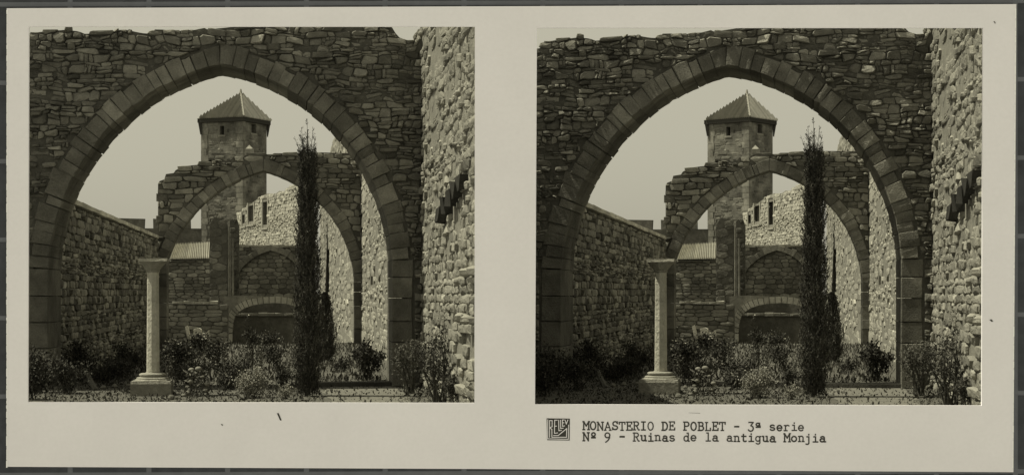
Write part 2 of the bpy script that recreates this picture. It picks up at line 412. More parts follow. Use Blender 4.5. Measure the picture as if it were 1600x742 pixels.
# ------------------------------------------------------------ far diaphragm arch
def far_arch():
    A = Arch(Y2, (468.4, 476.5, 217), (369.3, 446.3, 184.3), 405, 440, .33)
    th = Thing('arched_wall', 'smaller ruined pointed-arch wall with a broken end behind the column', 'arch', ((408 - VPX) / F * Y2, Y2, 0))
    top = px_top([(250, 288), (252, 283), (260, 280), (262, 272), (275, 270), (277, 265), (290, 262), (292, 259), (312, 257), (315, 254), (330, 253), (334, 248), (350, 247), (352, 251), (362, 249), (366, 244), (380, 246), (384, 241), (400, 241), (402, 239), (425, 240), (428, 238), (460, 238), (500, 236), (545, 237), (550, 244), (565, 247)], Y2)
    u0, u1 = (250 - VPX) / F * Y2, XR - .04
    arch_core(th, A, u0, u1, .9, top)
    A.ring(th, .9, 16, 15, 'dressed', proud=.04, jamb=.32)
    cs = courses(u0, u1, 0, 6.4, .32, .17)
    def planes(u, v): return A.planes(u, v, jl=.32) + [(0, 1, top(u) + R(-.02, .07)), (1, 0, u1), (-1, 0, -u0 + R(-.12, .08))]
    n = lay(th, FRONT(Y2), cs, planes, lambda u, v: A.outside(u, v) and v < top(u) - .03 and u0 - .05 < u < u1, (.01, .11), .008, 'stone', cut=0, tilt=.35)
    b = Thing('stone_block', 'pale squared block standing on top of the smaller arched wall', 'block', P(391, 243, Y2 + .5))
    q = P(391, 243, Y2 + .5); mb = MB(); mb.box(q.x - .14, q.x + .12, q.y - .2, q.y + .2, q.z - .05, q.z + .2, .02)
    z = q.z + .19; x0, x1 = q.x - .13, q.x + .11; y0, y1 = q.y - .19, q.y + .19; c = ((x0 + x1) / 2 - .01, q.y, z + .14)
    for a, d in (((x0, y0), (x1, y0)), ((x1, y0), (x1, y1)), ((x1, y1), (x0, y1)), ((x0, y1), (x0, y0))): mb.face([(*a, z), (*d, z), c])
    mb.t = [.5] * len(mb.f); b.part('block', mb, 'column')
    print('far wall stones', n)
far_arch()

# ------------------------------------------------------------ right-hand wall (sunlit) and left-hand wall (shaded)
def right_wall():
    th = Thing('rubble_wall', 'tall sunlit rubble wall running back on the right side', 'wall', (XR, 40, 0))
    fr = (Vector((XR, 0, 0)), Vector((0, 1, 0)), Vector((0, 0, 1)), Vector((-1, 0, 0)))
    topt = [(21.3, 5.15), (25.5, 5.6), (31, 6.3), (33, 6.3), (60, 6.7), (68, 7.0), (80, 8.3), (92, 9.7), (135, 10)]
    top = lambda u: interp(topt, u)
    def hole(px0, px1, py0, py1):
        a, b = XR * F / (px1 - VPX), XR * F / (px0 - VPX); m = (a + b) / 2
        return (a, b, EYE - (py1 - HOR) / F * m, EYE - (py0 - HOR) / F * m)
    holes = [hole(579, 582.5, 426, 445), hole(510, 514.5, 390, 456)]
    mb, bk = MB(), MB()
    holed_panel(mb, fr, 21.3, 135, -1.3, lambda u: top(u) - .04, holes, .9, bk, 60)
    us = [21.3 + (135 - 21.3) * i / 40 for i in range(41)]
    for a, b in zip(us, us[1:]):
        wa, wb = (.35 if q < 30 else .95 for q in (a, b))
        mb.face([(XR, a, top(a) - .04), (XR, b, top(b) - .04), (XR + wb, b, top(b) - .04), (XR + wa, a, top(a) - .04)])
        mb.face([(XR + wb, b, -1.3), (XR + wa, a, -1.3), (XR + wa, a, top(a) - .04), (XR + wb, b, top(b) - .04)])
    mb.face([(XR, 21.3, -1.3), (XR + .35, 21.3, -1.3), (XR + .35, 21.3, 5.1), (XR, 21.3, 5.1)])
    th.part('wall_core', mb, 'limemortar'); th.part('loophole', bk, 'mortar')
    cs = cells(21.3, 34.5, -.1, 6.6, .42, .11, .9) + cells(38.2, 59, -.1, 7, .8, .12, .8) + cells(59.5, 134, -1, 10, 2.2, .2, .7)
    def keep(u, v):
        if v > top(u) - .03: return False
        for a, b, c, d in holes:
            if a - .4 < u < b + .4 and c - .05 < v < d + .05: return False
        return True
    def planes(u, v):
        o = [(0, 1, top(u) + R(-.04, .06)), (-1, 0, -21.32)]
        for a, b, c, d in holes:
            if c - .3 < v < d + .3:
                if u < a: o.append((1, 0, a))
                elif u > b: o.append((-1, 0, -b))
        return o
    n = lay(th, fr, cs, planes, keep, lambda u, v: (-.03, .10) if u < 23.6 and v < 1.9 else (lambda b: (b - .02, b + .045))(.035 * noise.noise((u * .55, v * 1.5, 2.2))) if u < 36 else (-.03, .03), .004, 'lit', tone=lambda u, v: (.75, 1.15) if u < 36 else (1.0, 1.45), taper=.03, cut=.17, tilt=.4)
    print('right wall', n)
    # remains of a nearer arch: stepped blocks left projecting from the wall
    st = Thing('arch_springer', 'stepped broken springer stones jutting from the sunlit wall', 'springer', (XR, XR * F / (700 - VPX), 2.8))
    for px, py, h, out in ((698, 334, 24, .075), (706, 321, 26, .07), (714, 307, 26, .06), (722, 294, 26, .055), (730, 282, 22, .05)):
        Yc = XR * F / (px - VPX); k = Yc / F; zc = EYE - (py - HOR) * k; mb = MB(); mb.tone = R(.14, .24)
        mb.box(XR - .06 - out, XR + .05, Yc - .3, Yc + .3, zc - h * k / 2, zc + h * k / 2, .025); st.part('springer_stone', mb, 'stone')
def left_wall():
    th = Thing('garden_wall', 'long shaded rubble wall with a straight coping on the left side', 'wall', (XL, 44, 0))
    fr = (Vector((XL, 0, 0)), Vector((0, 1, 0)), Vector((0, 0, 1)), Vector((1, 0, 0)))
    mb = MB(); mb.box(XL - .5, XL, 32.2, Y2 - .05, -.2, 3.3); th.part('wall_core', mb, 'mortar')
    cs = cells(32.2, Y2 - .1, 0, 3.3, .4, .105, .9)
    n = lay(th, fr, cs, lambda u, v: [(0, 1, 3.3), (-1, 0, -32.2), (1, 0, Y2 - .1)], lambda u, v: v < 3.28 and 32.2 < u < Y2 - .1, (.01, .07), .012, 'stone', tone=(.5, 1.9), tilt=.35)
    y = 32.2
    while y < Y2 - .3:
        l = min(R(1.0, 1.8), Y2 - .1 - y); mb = MB(); mb.tone = R(.9, 1.3); mb.box(XL - .58, XL + .09, y + .01, y + l - .01, 3.31, 3.40, .008); th.part('coping_stone', mb, 'column'); y += l
    print('left wall', n)
right_wall(); left_wall()

# ------------------------------------------------------------ column
def column():
    Yc = 28.6; k = Yc / F; b = P(242, 616, Yc); x = b.x; z = lambda py: EYE - (py - HOR) * k
    th = Thing('column', 'slender octagonal stone column with flared capital and moulded base', 'column', (x, Yc, 0))
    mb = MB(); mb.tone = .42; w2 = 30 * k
    vs = []
    for zz, s in ((-.05, 1), (z(597), 1), (z(593), .95)):
        vs += [(x - w2 * s - .02 + R(-.006, .006), Yc - w2 * s, zz), (x + w2 * s, Yc - w2 * s, zz + R(-.008, .008)), (x + w2 * s, Yc + w2 * s, zz), (x - w2 * s - .02, Yc + w2 * s, zz)]
    mb.add(vs, [(a * 4 + i, a * 4 + (i + 1) % 4, a * 4 + 4 + (i + 1) % 4, a * 4 + 4 + i) for a in (0, 1) for i in range(4)] + [(8, 9, 10, 11)])
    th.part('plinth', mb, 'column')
    mb = MB(); prof = []
    r0 = 27 * k
    for r, py in ((27, 594), (27.5, 592.5), (26.5, 591), (25, 590.6), (24.6, 589.8), (25, 589), (24, 588), (20, 587.5), (19, 586.5), (20.5, 585.5), (21, 584), (20.5, 582.5), (18, 581.6), (11, 581.2), (10.5, 580)): prof.append((r * k, z(py)))
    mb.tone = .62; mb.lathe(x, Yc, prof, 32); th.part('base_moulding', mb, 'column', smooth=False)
    mb = MB(); mb.lathe(x + .005, Yc, [(10.2 * k, z(581)), (9.6 * k, z(500)), (9.2 * k, z(424))], 8, -.16); mb.tone = 1.0
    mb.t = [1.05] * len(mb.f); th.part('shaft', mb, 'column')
    mb = MB(); mb.lathe(x + .005, Yc, [(10.5 * k, z(425.5)), (11 * k, z(424)), (10.5 * k, z(422.5)), (15 * k, z(417)), (20.5 * k, z(411)), (22.5 * k, z(409))], 8, -.16)
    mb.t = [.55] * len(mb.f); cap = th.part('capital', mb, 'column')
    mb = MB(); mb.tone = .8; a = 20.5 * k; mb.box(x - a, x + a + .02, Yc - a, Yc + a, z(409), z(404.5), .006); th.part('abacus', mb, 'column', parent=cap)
column()

# ------------------------------------------------------------ tower and buildings behind
def oblique_frame(p, q):                   # plane through two ground points, u runs p->q, normal faces the viewer
    p = Vector((p[0], p[1], 0)); q = Vector((q[0], q[1], 0)); U = (q - p).normalized(); N = Vector((U.y, -U.x, 0))
    return (p, U, Vector((0, 0, 1)), N), (q - p).length
def tower():
    Yt = 150; k = Yt / F; th = Thing('watch_tower', 'square stone tower with a pyramid tiled roof rising behind the ruin', 'tower', (P(365, HOR, Yt).x, Yt, -1))
    z = lambda py: EYE - (py - HOR) * k
    c0 = Vector((P(380, 0, Yt).x, Yt, 0)); psi = radians(30); a = 65 * k / cos(psi); b = 36 * k / sin(psi)
    left = c0 + Vector((-cos(psi) * a, sin(psi) * a, 0)); right = c0 + Vector((sin(psi) * b, cos(psi) * b, 0)); back = left + right - c0
    zt = z(183)
    frL, lL = oblique_frame(left, c0); frR, lR = oblique_frame(c0, right)
    wl = lambda px: (px - 315) / 65 * lL
    wr = lambda px: (px - 380) / 36 * lR
    mb, bk = MB(), MB(); mb.tone = .8
    hl = [(wl(344), wl(350.5), z(210), z(196)), (wl(326), wl(331.5), z(255), z(248.5))]
    hr = [(wr(393), wr(400), z(206), z(192))]
    holed_panel(mb, frL, 0, lL, -1.2, lambda u: zt, hl, .6, bk); mb.tone = .85
    holed_panel(mb, frR, 0, lR, -1.2, lambda u: zt, hr, .6, bk)
    for p, q in ((right, back), (back, left)): mb.face([(p.x, p.y, -1.2), (q.x, q.y, -1.2), (q.x, q.y, zt), (p.x, p.y, zt)])
    th.part('tower_wall', mb, 'far')
    for h, fr in [(q, frL) for q in hl] + [(q, frR) for q in hr]:
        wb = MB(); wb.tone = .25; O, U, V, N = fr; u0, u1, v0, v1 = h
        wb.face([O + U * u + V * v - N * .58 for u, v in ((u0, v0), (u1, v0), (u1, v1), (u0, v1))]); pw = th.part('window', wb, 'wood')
        sb = MB(); sb.tone = 1.1; j = .05
        c = [O + U * u + V * v + N * n for n in (.05, -.1) for u, v in ((u0 - .15, v0 - .16), (u1 + .15, v0 - .16), (u1 + .15, v0 - .01), (u0 - .15, v0 - .01))]
        sb.add(c, [(0, 1, 2, 3), (0, 4, 5, 1), (1, 5, 6, 2), (2, 6, 7, 3), (3, 7, 4, 0)]); th.part('sill', sb, 'far', parent=pw)
    for fr, l, hs in ((frL, lL, hl), (frR, lR, hr)):
        lay(th, fr, courses(0, l, 3.5, zt, .5, .26, split=.4), lambda u, v: [(-1, 0, -.5 if fr is frL else -.3), (1, 0, l - (.5 if fr is frL else .1)), (0, 1, zt - .1)],
            lambda u, v: .3 < u < l - .2 and v < zt - .15 and not any(a - .3 < u < b + .3 and c - .25 < v < d + .2 for a, b, c, d in hs), (-.02, .035), .02, 'far', parts=140, tone=(.6, 1.05), cut=0)
    # corner quoins, each stone proud of the render
    zq = -1; i = 0
    while zq < zt - .5:
        h = R(.42, .6); 
        for fr, l, at in ((frL, lL, 'end'), (frR, lR, 'start'), (frL, lL, 'start')):
            wd = (R(.58, .72) if i % 2 else R(.48, .6)); u0, u1 = (l - wd, l + .04) if at == 'end' else (-.04, wd)
            if at == 'start' and fr is frR: wd *= .7; u1 = wd
            O, U, V, N = fr; q = MB(); q.tone = R(.9, 1.2)
            c = [O + U * u + V * v + N * n for n in (.05, -.05) for u, v in ((u0, zq + .012), (u1, zq + .012), (u1, zq + h - .012), (u0, zq + h - .012))]
            q.add(c, [(0, 1, 2, 3), (0, 4, 5, 1), (1, 5, 6, 2), (2, 6, 7, 3), (3, 7, 4, 0)]); th.part('quoin', q, 'far')
        zq += h; i += 1
    # roof: four tiled slopes with rows of barrel tiles
    cen = (left + right) / 2; ov = 1.13; ze, za = z(183.5), z(141)
    ap = Vector((P(375.5, 0, Yt).x, cen.y, za)); cr = [cen + (p - cen) * ov for p in (left, c0, right, back)]
    for p in cr: p.z = ze
    rb = MB(); rb.tone = .8
    for i in range(4):
        p, q = cr[i], cr[(i + 1) % 4]; rb.face([p, q, ap])
    rb.face([Vector((p.x, p.y, ze - .02)) for p in cr[::-1]]); roof = th.part('roof', rb, 'roof')
    for i in (0, 1):
        p, q = cr[i], cr[(i + 1) % 4]; n = 22 if i == 0 else 15; up = (q - p).cross(ap - p).normalized()
        if up.z < 0: up = -up
        foot = p + (q - p) * ((ap - p).dot(q - p) / (q - p).length_squared); run = ap - foot
        for j in range(n):
            t = (j + .5) / n; s = p + (q - p) * t; tf = (foot - p).length / (q - p).length
            ln = t / tf if t < tf else (1 - t) / (1 - tf)
            if ln < .04: continue
            tb = MB(); tb.tone = R(.8, 1.15); wd = (q - p).normalized() * (q - p).length / n * .33; e = s + run * ln * .985
            A_, B_, C_ = s - wd + up * .02 - run * .02, s + up * .22 - run * .02, s + wd + up * .02 - run * .02; d = e - s
            tb.add([A_, B_, C_, A_ + d, B_ + d, C_ + d], [(0, 1, 4, 3), (1, 2, 5, 4), (0, 2, 1), (3, 4, 5)]); th.part('tile_row', tb, 'roof', parent=roof)
    hb = MB(); hb.tone = 1.1; hb.tube(cr[1] + Vector((0, 0, .05)), ap, .1, .09); th.part('ridge', hb, 'roof', parent=roof)
    hb = MB(); hb.tone = 1.2; hb.tube(ap - Vector((0, 0, .1)), ap + Vector((0, 0, .35)), .16, .06); th.part('finial', hb, 'roof', parent=roof)
    eb = MB()
    for i in range(4):
        p, q = cr[i], cr[(i + 1) % 4]; d = Vector((0, 0, -.34)); eb.face([p, q, q + d, p + d])
        pi_, qi = cen + (p - cen) * .88, cen + (q - cen) * .88; pi_.z = qi.z = ze - .36; eb.face([p + d, q + d, qi, pi_])
    th.part('eaves', eb, 'wood')
    for p, sg in ((cr[0], 1), (cr[2], -1)):
        fb = MB(); t = Vector((sg * .32, 0, 0)); h = Vector((0, 0, -1.35)); y = Vector((0, .5, 0))
        p = p - Vector((0, .1, 0)); fb.face([p, p + t * 1.2, p + t + h, p + t * .75 + h]); fb.face([p, p + t * .75 + h, p + t * .75 + h + y, p + y]); fb.face([p + t * 1.2, p + t * 1.2 + y, p + t + h + y, p + t + h])
        th.part('eaves_board', fb, 'wood')
def lit_building():
    th = Thing('roofless_building', 'sunlit roofless house wall with tall window openings beside the tower', 'building', P(420, HOR, 118))
    p, q = P(371, 0, 126), P(474, 0, 110); fr, l = oblique_frame(p, q)
    def uv(px, py):
        d = (px - VPX) / F; O, U = fr[0], fr[1]; u = (d * O.y - O.x) / (U.x - d * U.y); Y = O.y + U.y * u
        return u, EYE - (py - HOR) / F * Y
    tt = [uv(a, b) for a, b in ((371, 333), (386, 323), (400, 312), (418, 301), (430, 303), (436, 297), (444, 299), (447, 293), (474, 284))]
    top = lambda u: interp(tt, u)
    def H(a, b, c, d): u0, v1 = uv(a, c); u1, _ = uv(b, c); _, v0 = uv((a + b) / 2, d); return (u0, u1, v0, v1)
    holes = [H(379.5, 384.5, 336, 349), H(389, 397.5, 322, 346), H(411.5, 419, 316, 351)]
    mb, bk = MB(), MB(); holed_panel(mb, fr, 0, l, -1.2, lambda u: top(u) - .05, holes, .7, None, 30)
    O, U, V, N = fr; W = lambda u, v, n: O + U * u + V * v + N * n
    n = 30
    for i in range(n):
        a, b = l * i / n, l * (i + 1) / n; mb.face([W(a, top(a) - .05, 0), W(b, top(b) - .05, 0), W(b, top(b) - .05, -.7), W(a, top(a) - .05, -.7)])
        mb.face([W(b, -1.2, -.7), W(a, -1.2, -.7), W(a, top(a) - .05, -.7), W(b, top(b) - .05, -.7)])
    mb.face([W(0, -1.2, 0), W(0, -1.2, -.7), W(0, top(0), -.7), W(0, top(0), 0)][::-1]); th.part('wall_core', mb, 'limemortar')
    for h in holes:
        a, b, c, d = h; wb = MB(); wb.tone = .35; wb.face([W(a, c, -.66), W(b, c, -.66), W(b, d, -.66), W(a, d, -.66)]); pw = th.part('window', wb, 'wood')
        for s0, s1 in ((a - .2, a), (b, b + .2)):
            jb = MB(); jb.tone = 1.2; q8 = [W(u, v, nn) for nn in (.06, -.2) for u, v in ((s0, c - .2), (s1, c - .2), (s1, d + .2), (s0, d + .2))]
            jb.add(q8, [(0, 1, 2, 3), (0, 4, 5, 1), (1, 5, 6, 2), (2, 6, 7, 3), (3, 7, 4, 0)])
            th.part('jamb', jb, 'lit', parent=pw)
        sb = MB(); sb.tone = 1.25; q8 = [W(u, v, nn) for nn in (.12, -.3) for u, v in ((a - .25, c - .33), (b + .25, c - .33), (b + .25, c - .21), (a - .25, c - .21))]
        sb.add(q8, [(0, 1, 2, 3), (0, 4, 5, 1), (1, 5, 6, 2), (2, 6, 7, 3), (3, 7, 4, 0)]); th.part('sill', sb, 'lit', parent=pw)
    keep = lambda u, v: v < top(u) - .03 and 0 < u < l and not any(a - .2 < u < b + .2 and c - .35 < v < d + .2 for a, b, c, d in holes)
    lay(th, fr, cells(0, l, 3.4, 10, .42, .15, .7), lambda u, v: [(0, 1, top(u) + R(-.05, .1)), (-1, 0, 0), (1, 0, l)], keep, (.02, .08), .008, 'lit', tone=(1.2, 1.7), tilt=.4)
def crenels():
    Yc = 145; th = Thing('battlement_wall', 'low far wall with square merlons to the left of the tower', 'wall', P(250, 458, Yc))
    mb = MB(); mb.tone = .6; a, b = P(170, 357.5, Yc), P(316, 357.5, Yc); mb.box(a.x, b.x, Yc, Yc + 1, -1.2, a.z); th.part('wall_core', mb, 'far')
    for x0, x1, y0 in ((191, 229, 342), (242.5, 258, 343), (272, 300, 345)):
        p, q = P(x0, y0, Yc), P(x1, y0, Yc); m = MB(); m.tone = R(.55, .75); m.box(p.x, q.x, Yc - .03, Yc + 1.03, a.z - .03, p.z, .05); th.part('merlon', m, 'far')
def masonry_block(th, Y, pts_top, x0, x1, ybot, sw, sh, depth, mat='stone', core='mortar', tone=(.6, 1.4), prot=(.02, .07), extra=None):
    top = px_top(pts_top, Y); u0, u1 = (x0 - VPX) / F * Y, (x1 - VPX) / F * Y; zb = EYE - (ybot - HOR) / F * Y
    mb = MB(); n = 24
    for i in range(n):
        a, b = u0 + (u1 - u0) * i / n, u0 + (u1 - u0) * (i + 1) / n; ta, tb = top(a) - .03, top(b) - .03
        mb.add([(a, Y, zb), (b, Y, zb), (b, Y, tb), (a, Y, ta), (a, Y + depth, zb), (b, Y + depth, zb), (b, Y + depth, tb), (a, Y + depth, ta)], [(0, 1, 2, 3), (5, 4, 7, 6), (3, 2, 6, 7)] + ([(4, 0, 3, 7)] if i == 0 else []) + ([(1, 5, 6, 2)] if i == n - 1 else []))
    th.part('wall_core', mb, core)
    ex = extra or (lambda u, v: True)
    lay(th, FRONT(Y), cells(u0, u1, zb, max(top(u0), top(u1), top((u0 + u1) / 2)) + .3, sw, sh), lambda u, v: [(0, 1, top(u) + R(-.02, .05)), (1, 0, u1), (-1, 0, -u0)], lambda u, v: u0 < u < u1 and v < top(u) - .03 and ex(u, v), prot, .014, mat, tone=tone)
def far_court():
    # blind-arch wall
    Y = 98; A = Arch(Y, (440, 468, 78), (408, 466, 76), 462, 462, .33)
    th = Thing('blind_arch_wall', 'shaded far wall with a filled-in pointed arch, below the sunlit house', 'wall', P(415, 490, Y))
    top = [(362, 387), (380, 386), (440, 385.5), (475, 385)]
    masonry_block(th, Y, top, 362, 480, 500, .42, .22, .8, extra=lambda u, v: A.outside(u, v) or not A.outside(u, v, -A.t - .1) , tone=(.55, 1.2))
    A.ring(th, .25, 11, 11, 'dressed', proud=.2, doL=False, doR=False)
    mb = MB(); p, q = P(362, 385, Y), P(480, 384.5, Y); x = p.x
    while x < q.x:
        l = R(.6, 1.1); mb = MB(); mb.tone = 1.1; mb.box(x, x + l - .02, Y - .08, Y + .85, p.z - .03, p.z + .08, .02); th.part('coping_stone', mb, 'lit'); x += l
    # depressed-arch gateway in front of it
    Y = 80; k = Y / F
    th = Thing('gateway', 'low segmental-arched gateway with sunlit-toned rim and dark passage', 'gateway', P(410, 540, Y))
    zs = lambda py: EYE - (py - HOR) * k; xs = lambda px: (px - VPX) * k
    pts = [(364, 552), (364, 520), (365, 505), (368, 494), (374, 487), (383, 481), (396, 476.5), (412, 474), (430, 473), (448, 474.5), (462, 479), (476, 488)]
    outer = [(356, 552), (356, 520), (357, 500), (360, 487), (367, 479), (378, 471.5), (393, 466.5), (411, 464), (430, 463), (449, 464.5), (466, 469), (484, 480)]
    for i in range(len(pts) - 1):
        sub = 2 if i < 2 else 2
        for j in range(sub):
            f = lambda L, t: (L[i][0] + (L[i + 1][0] - L[i][0]) * t, L[i][1] + (L[i + 1][1] - L[i][1]) * t)
            t0, t1 = j / sub + .03, (j + 1) / sub - .03; quad = [f(pts, t0), f(pts, t1), f(outer, t1), f(outer, t0)]
            mb = MB(); mb.tone = R(.95, 1.4) if i > 3 else R(.75, 1.0); pr = R(.03, .09)  # rim lightened, most at the top, to put sunlight into its colour
            vs = [(xs(a), yy, zs(b)) for yy in (Y - pr, Y + .8) for a, b in quad]
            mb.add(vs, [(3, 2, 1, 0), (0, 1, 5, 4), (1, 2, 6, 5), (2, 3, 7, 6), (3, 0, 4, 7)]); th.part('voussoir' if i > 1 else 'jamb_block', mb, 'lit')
    mb = MB()                                # passage: roof, back wall and side
    x0, x1, zt = xs(357), xs(486), zs(466)
    mb.face([(x0, Y + 9, -1.2), (x1, Y + 9, -1.2), (x1, Y + 9, zt), (x0, Y + 9, zt)])
    mb.face([(x0, Y + .1, -1.2), (x0, Y + 9, -1.2), (x0, Y + 9, zt), (x0, Y + .1, zt)]); mb.face([(x1, Y + .1, -1.2), (x1, Y + 9, -1.2), (x1, Y + 9, zt), (x1, Y + .1, zt)])
    mb.face([(x0, Y + .1, zt + .1), (x1, Y + .1, zt + .1), (x1, Y + .8, zt + .1), (x0, Y + .8, zt + .1)])
    mb.t = [.8] * len(mb.f); th.part('passage_wall', mb, 'stone')
    sp = [(350, 552), (350, 463), (365, 461.5), (390, 462), (411, 462.5)]; ob = [(356.5, 552), (356.5, 500), (359.5, 487), (366.5, 479), (378, 471), (393, 466), (411, 463.6)]
    mb = MB(); mb.tone = .9; mb.face([(xs(a), Y + .03, zs(b)) for a, b in sp + ob[::-1]]); mb.face([(xs(350), Y + .03, zs(463)), (xs(411), Y + .03, zs(462.5)), (xs(411), Y + .8, zs(462.5)), (xs(350), Y + .8, zs(463))]); th.part('spandrel', mb, 'stone')
    mb = MB(); x = xs(362)
    for i in range(9):
        l = R(.3, .5); m = MB(); m.tone = R(.35, .5); m.box(x, x + l - .02, Y + 3.0, Y + 4, zs(494) - .02, zs(490.5) + R(-.02, .02), .01); th.part('ledge_stone', m, 'column'); x += l
    m = MB(); m.tone = .7; m.box(xs(362), xs(480), Y + 3.1, Y + 3.9, -1.1, zs(494) - .03); th.part('parapet', m, 'stone')
    # ruined pier with slender shafts
    Y = 84; th = Thing('ruined_pier', 'tall broken stone pier with slender wall shafts, left of the gateway', 'pier', P(345, 540, Y))
    masonry_block(th, Y, [(330, 352), (334, 342), (338, 340), (352, 341), (356, 352), (357, 362), (364, 364), (372, 366)], 329, 357, 552, .5, .3, 1.2, mat='dressed', tone=(.6, 1.2), prot=(.01, .04))
    for px, r in ((358.5, .035), (361.5, .03), (365, .045)):
        p = P(px, 545, Y - .05); q = P(px, 356 if px < 360 else 372, Y - .05); m = MB(); m.tone = R(1.0, 1.5); m.lathe(p.x, p.y, [(r, p.z), (r, q.z)], 10); th.part('wall_shaft', m, 'dressed')
    th = Thing('wall_stump', 'dark leaning wall stump just behind the slender shafts', 'wall', P(366, 420, 88))
    masonry_block(th, 88, [(360, 345), (364, 341), (371, 342), (374, 352), (374.5, 380)], 360, 374, 470, .4, .24, 1.0, tone=(.4, .8))
    # lean-to with pantile roof
    Y = 92; th = Thing('tiled_outbuilding', 'small outbuilding with a pale ridged tile roof beyond the garden wall', 'outbuilding', P(300, 500, Y))
    masonry_block(th, Y, [(262, 404), (335, 403)], 262, 335, 500, .42, .2, .8, tone=(.7, 1.3))
    a0, a1 = P(268, 405, Y - .15), P(332, 404, Y - .15); b0, b1 = P(276, 383, Y + 3), P(330, 380, Y + 3)
    m = MB(); m.add([a0, a1, b1, b0], [(0, 1, 2, 3)]); m.add([p - Vector((0, 0, .1)) for p in (a0, a1, b1, b0)], [(0, 1, 2, 3)]); rf = th.part('roof', m, 'roof')
    n = 22; up = (a1 - a0).cross(b0 - a0).normalized(); up = up if up.z > 0 else -up
    for i in range(n):
        t = (i + .5) / n; p, q = a0.lerp(a1, t), b0.lerp(b1, t); m = MB(); m.tone = R(1.5, 2.2); r = (a1 - a0).length / n * .3; wv = (a1 - a0).normalized() * r
        m.add([p - wv, p + up * .11, p + wv, q - wv, q + up * .11, q + wv], [(0, 1, 4, 3), (1, 2, 5, 4), (0, 2, 1)]); th.part('tile_row', m, 'roof', parent=rf)
    # low terrace wall with blocks
    Y = 72; th = Thing('terrace_wall', 'low broken terrace wall with a pale ledge, behind the flower beds', 'wall', P(310, 545, Y))
    masonry_block(th, Y, [(258, 472), (270, 473), (300, 474), (330, 474), (357, 476)], 258, 357, 556, .44, .17, .9, tone=(.7, 1.2))
    x = P(272, 473, Y).x
    for i in range(5):
        l = R(.25, .45); m = MB(); m.tone = R(.45, .7); z = P(300, 474, Y).z; m.box(x, x + l - .02, Y - .1, Y + .5, z - .01, z + .06 + R(0, .04), .015); th.part('ledge_stone', m, 'column'); x += l
    for nm, lb, pts in (('stone_slab', 'narrow pale slab leaning against the terrace wall', [(291, 510), (295, 508), (301, 534), (297, 536)]), ('stone_block', 'larger of two pale carved blocks before the terrace wall', [(304, 514), (312, 512), (316, 514), (316, 535), (304, 535)]), ('stone_block', 'smaller of two pale carved blocks before the terrace wall', [(317, 519), (322, 521), (328, 515), (328, 535), (317, 535)])):
        Yb = 68; b = P(sum(p[0] for p in pts) / len(pts), pts[-1][1], Yb); t = Thing(nm, lb, 'slab' if 'slab' in nm else 'block', b); m = MB(); n = len(pts)
        q = [P(a, c, Yb) for a, c in pts]; d = Vector((0, .5, 0)); m.add(q + [p + d for p in q], [tuple(range(n))[::-1], tuple(range(n, 2 * n))] + [(i, (i + 1) % n, n + (i + 1) % n, n + i) for i in range(n)]); m.t = [.9] * len(m.f); t.part('block', m, 'column')
        s = MB(); s.box(min(p.x for p in q) - .05, max(p.x for p in q) + .05, Yb - .1, Yb + .6, gz(Yb) - .1, min(p.z for p in q) + .01, .01); s.t = [.5] * len(s.f); t.part('footing', s, 'stone')
tower(); lit_building(); crenels(); far_court()

# ------------------------------------------------------------ planting
def cypress(th, x, Y, zt, r, n, seed, zb=.0, wisp=0.0):
    random.seed(seed); m = MB(); m.tube((x, Y, zb - .05), (x, Y, zt * .96), .05, .008); th.part('trunk', m, 'bark')
    m = MB(); H = zt - wisp - zb
    for i in range(n):                     # upright sprays of small scale-leaved twigs
        t = random.random(); z = zb + t * H * .97; a = R(0, 2 * pi)
        prof = (.9 + t * 1.6 if t < .15 else 1.14 - (t - .15) * .3) * (1 - max(0, (t - .4) / .6) ** 1.5 * .38) * (1 if wisp else 1 - max(0, (t - .55) / .45) ** 1.7 * .75)
        q = r * prof * (1 + .12 * sin(z * 6 + 2 * a + seed)) * R(.35, 1.0); tone = R(.4, 1.5) * (.7 + .5 * q / r)
        out = Vector((cos(a), sin(a), 0)); base = Vector((x, Y, z)) + out * q * .75; ax = (out * R(.12, .5) + Vector((0, 0, 1))).normalized(); ln = R(.1, .26) * min(1, (zt - z) / .3)
        for k in range(15):
            p = base + ax * ln * k / 15; m.tone = tone * R(.75, 1.3); w2 = .045 * (1 - k / 18)
            m.blade(p + Vector((R(-1, 1), R(-1, 1), 0)) * w2 * .5, ax + Vector((R(-.7, .7), R(-.7, .7), R(-.1, .3))), R(.025, .06), R(.008, .018))
    if wisp:
        z0 = zb + H - .12
        for i in range(9):
            a = R(0, 2 * pi); top = wisp * (1.0 if i == 0 else R(.3, .75)); lean = Vector((cos(a), sin(a), 0)) * (0.01 if i == 0 else R(.06, .2))
            p = Vector((x, Y, z0)) + lean * .4; q = Vector((x, Y, z0 + .12 + top)) + lean; m.tone = .7; m.tube(p, q, .008, .003, 4)
            for k in range(int(26 * top / wisp) + 6):
                f = R(.05, 1); e = p.lerp(q, f); b = R(0, 2 * pi); d = Vector((cos(b), sin(b), R(.5, 1.6))); l = (1 - f) * .10 + .03
                m.blade(e, d, l, .007)
                for _ in range(3): m.blade(e + d.normalized() * l * R(.3, 1), d + Vector((R(-.8, .8), R(-.8, .8), R(-.2, .6))), R(.015, .035), R(.005, .009))
    th.part('crown', m, 'cyp')
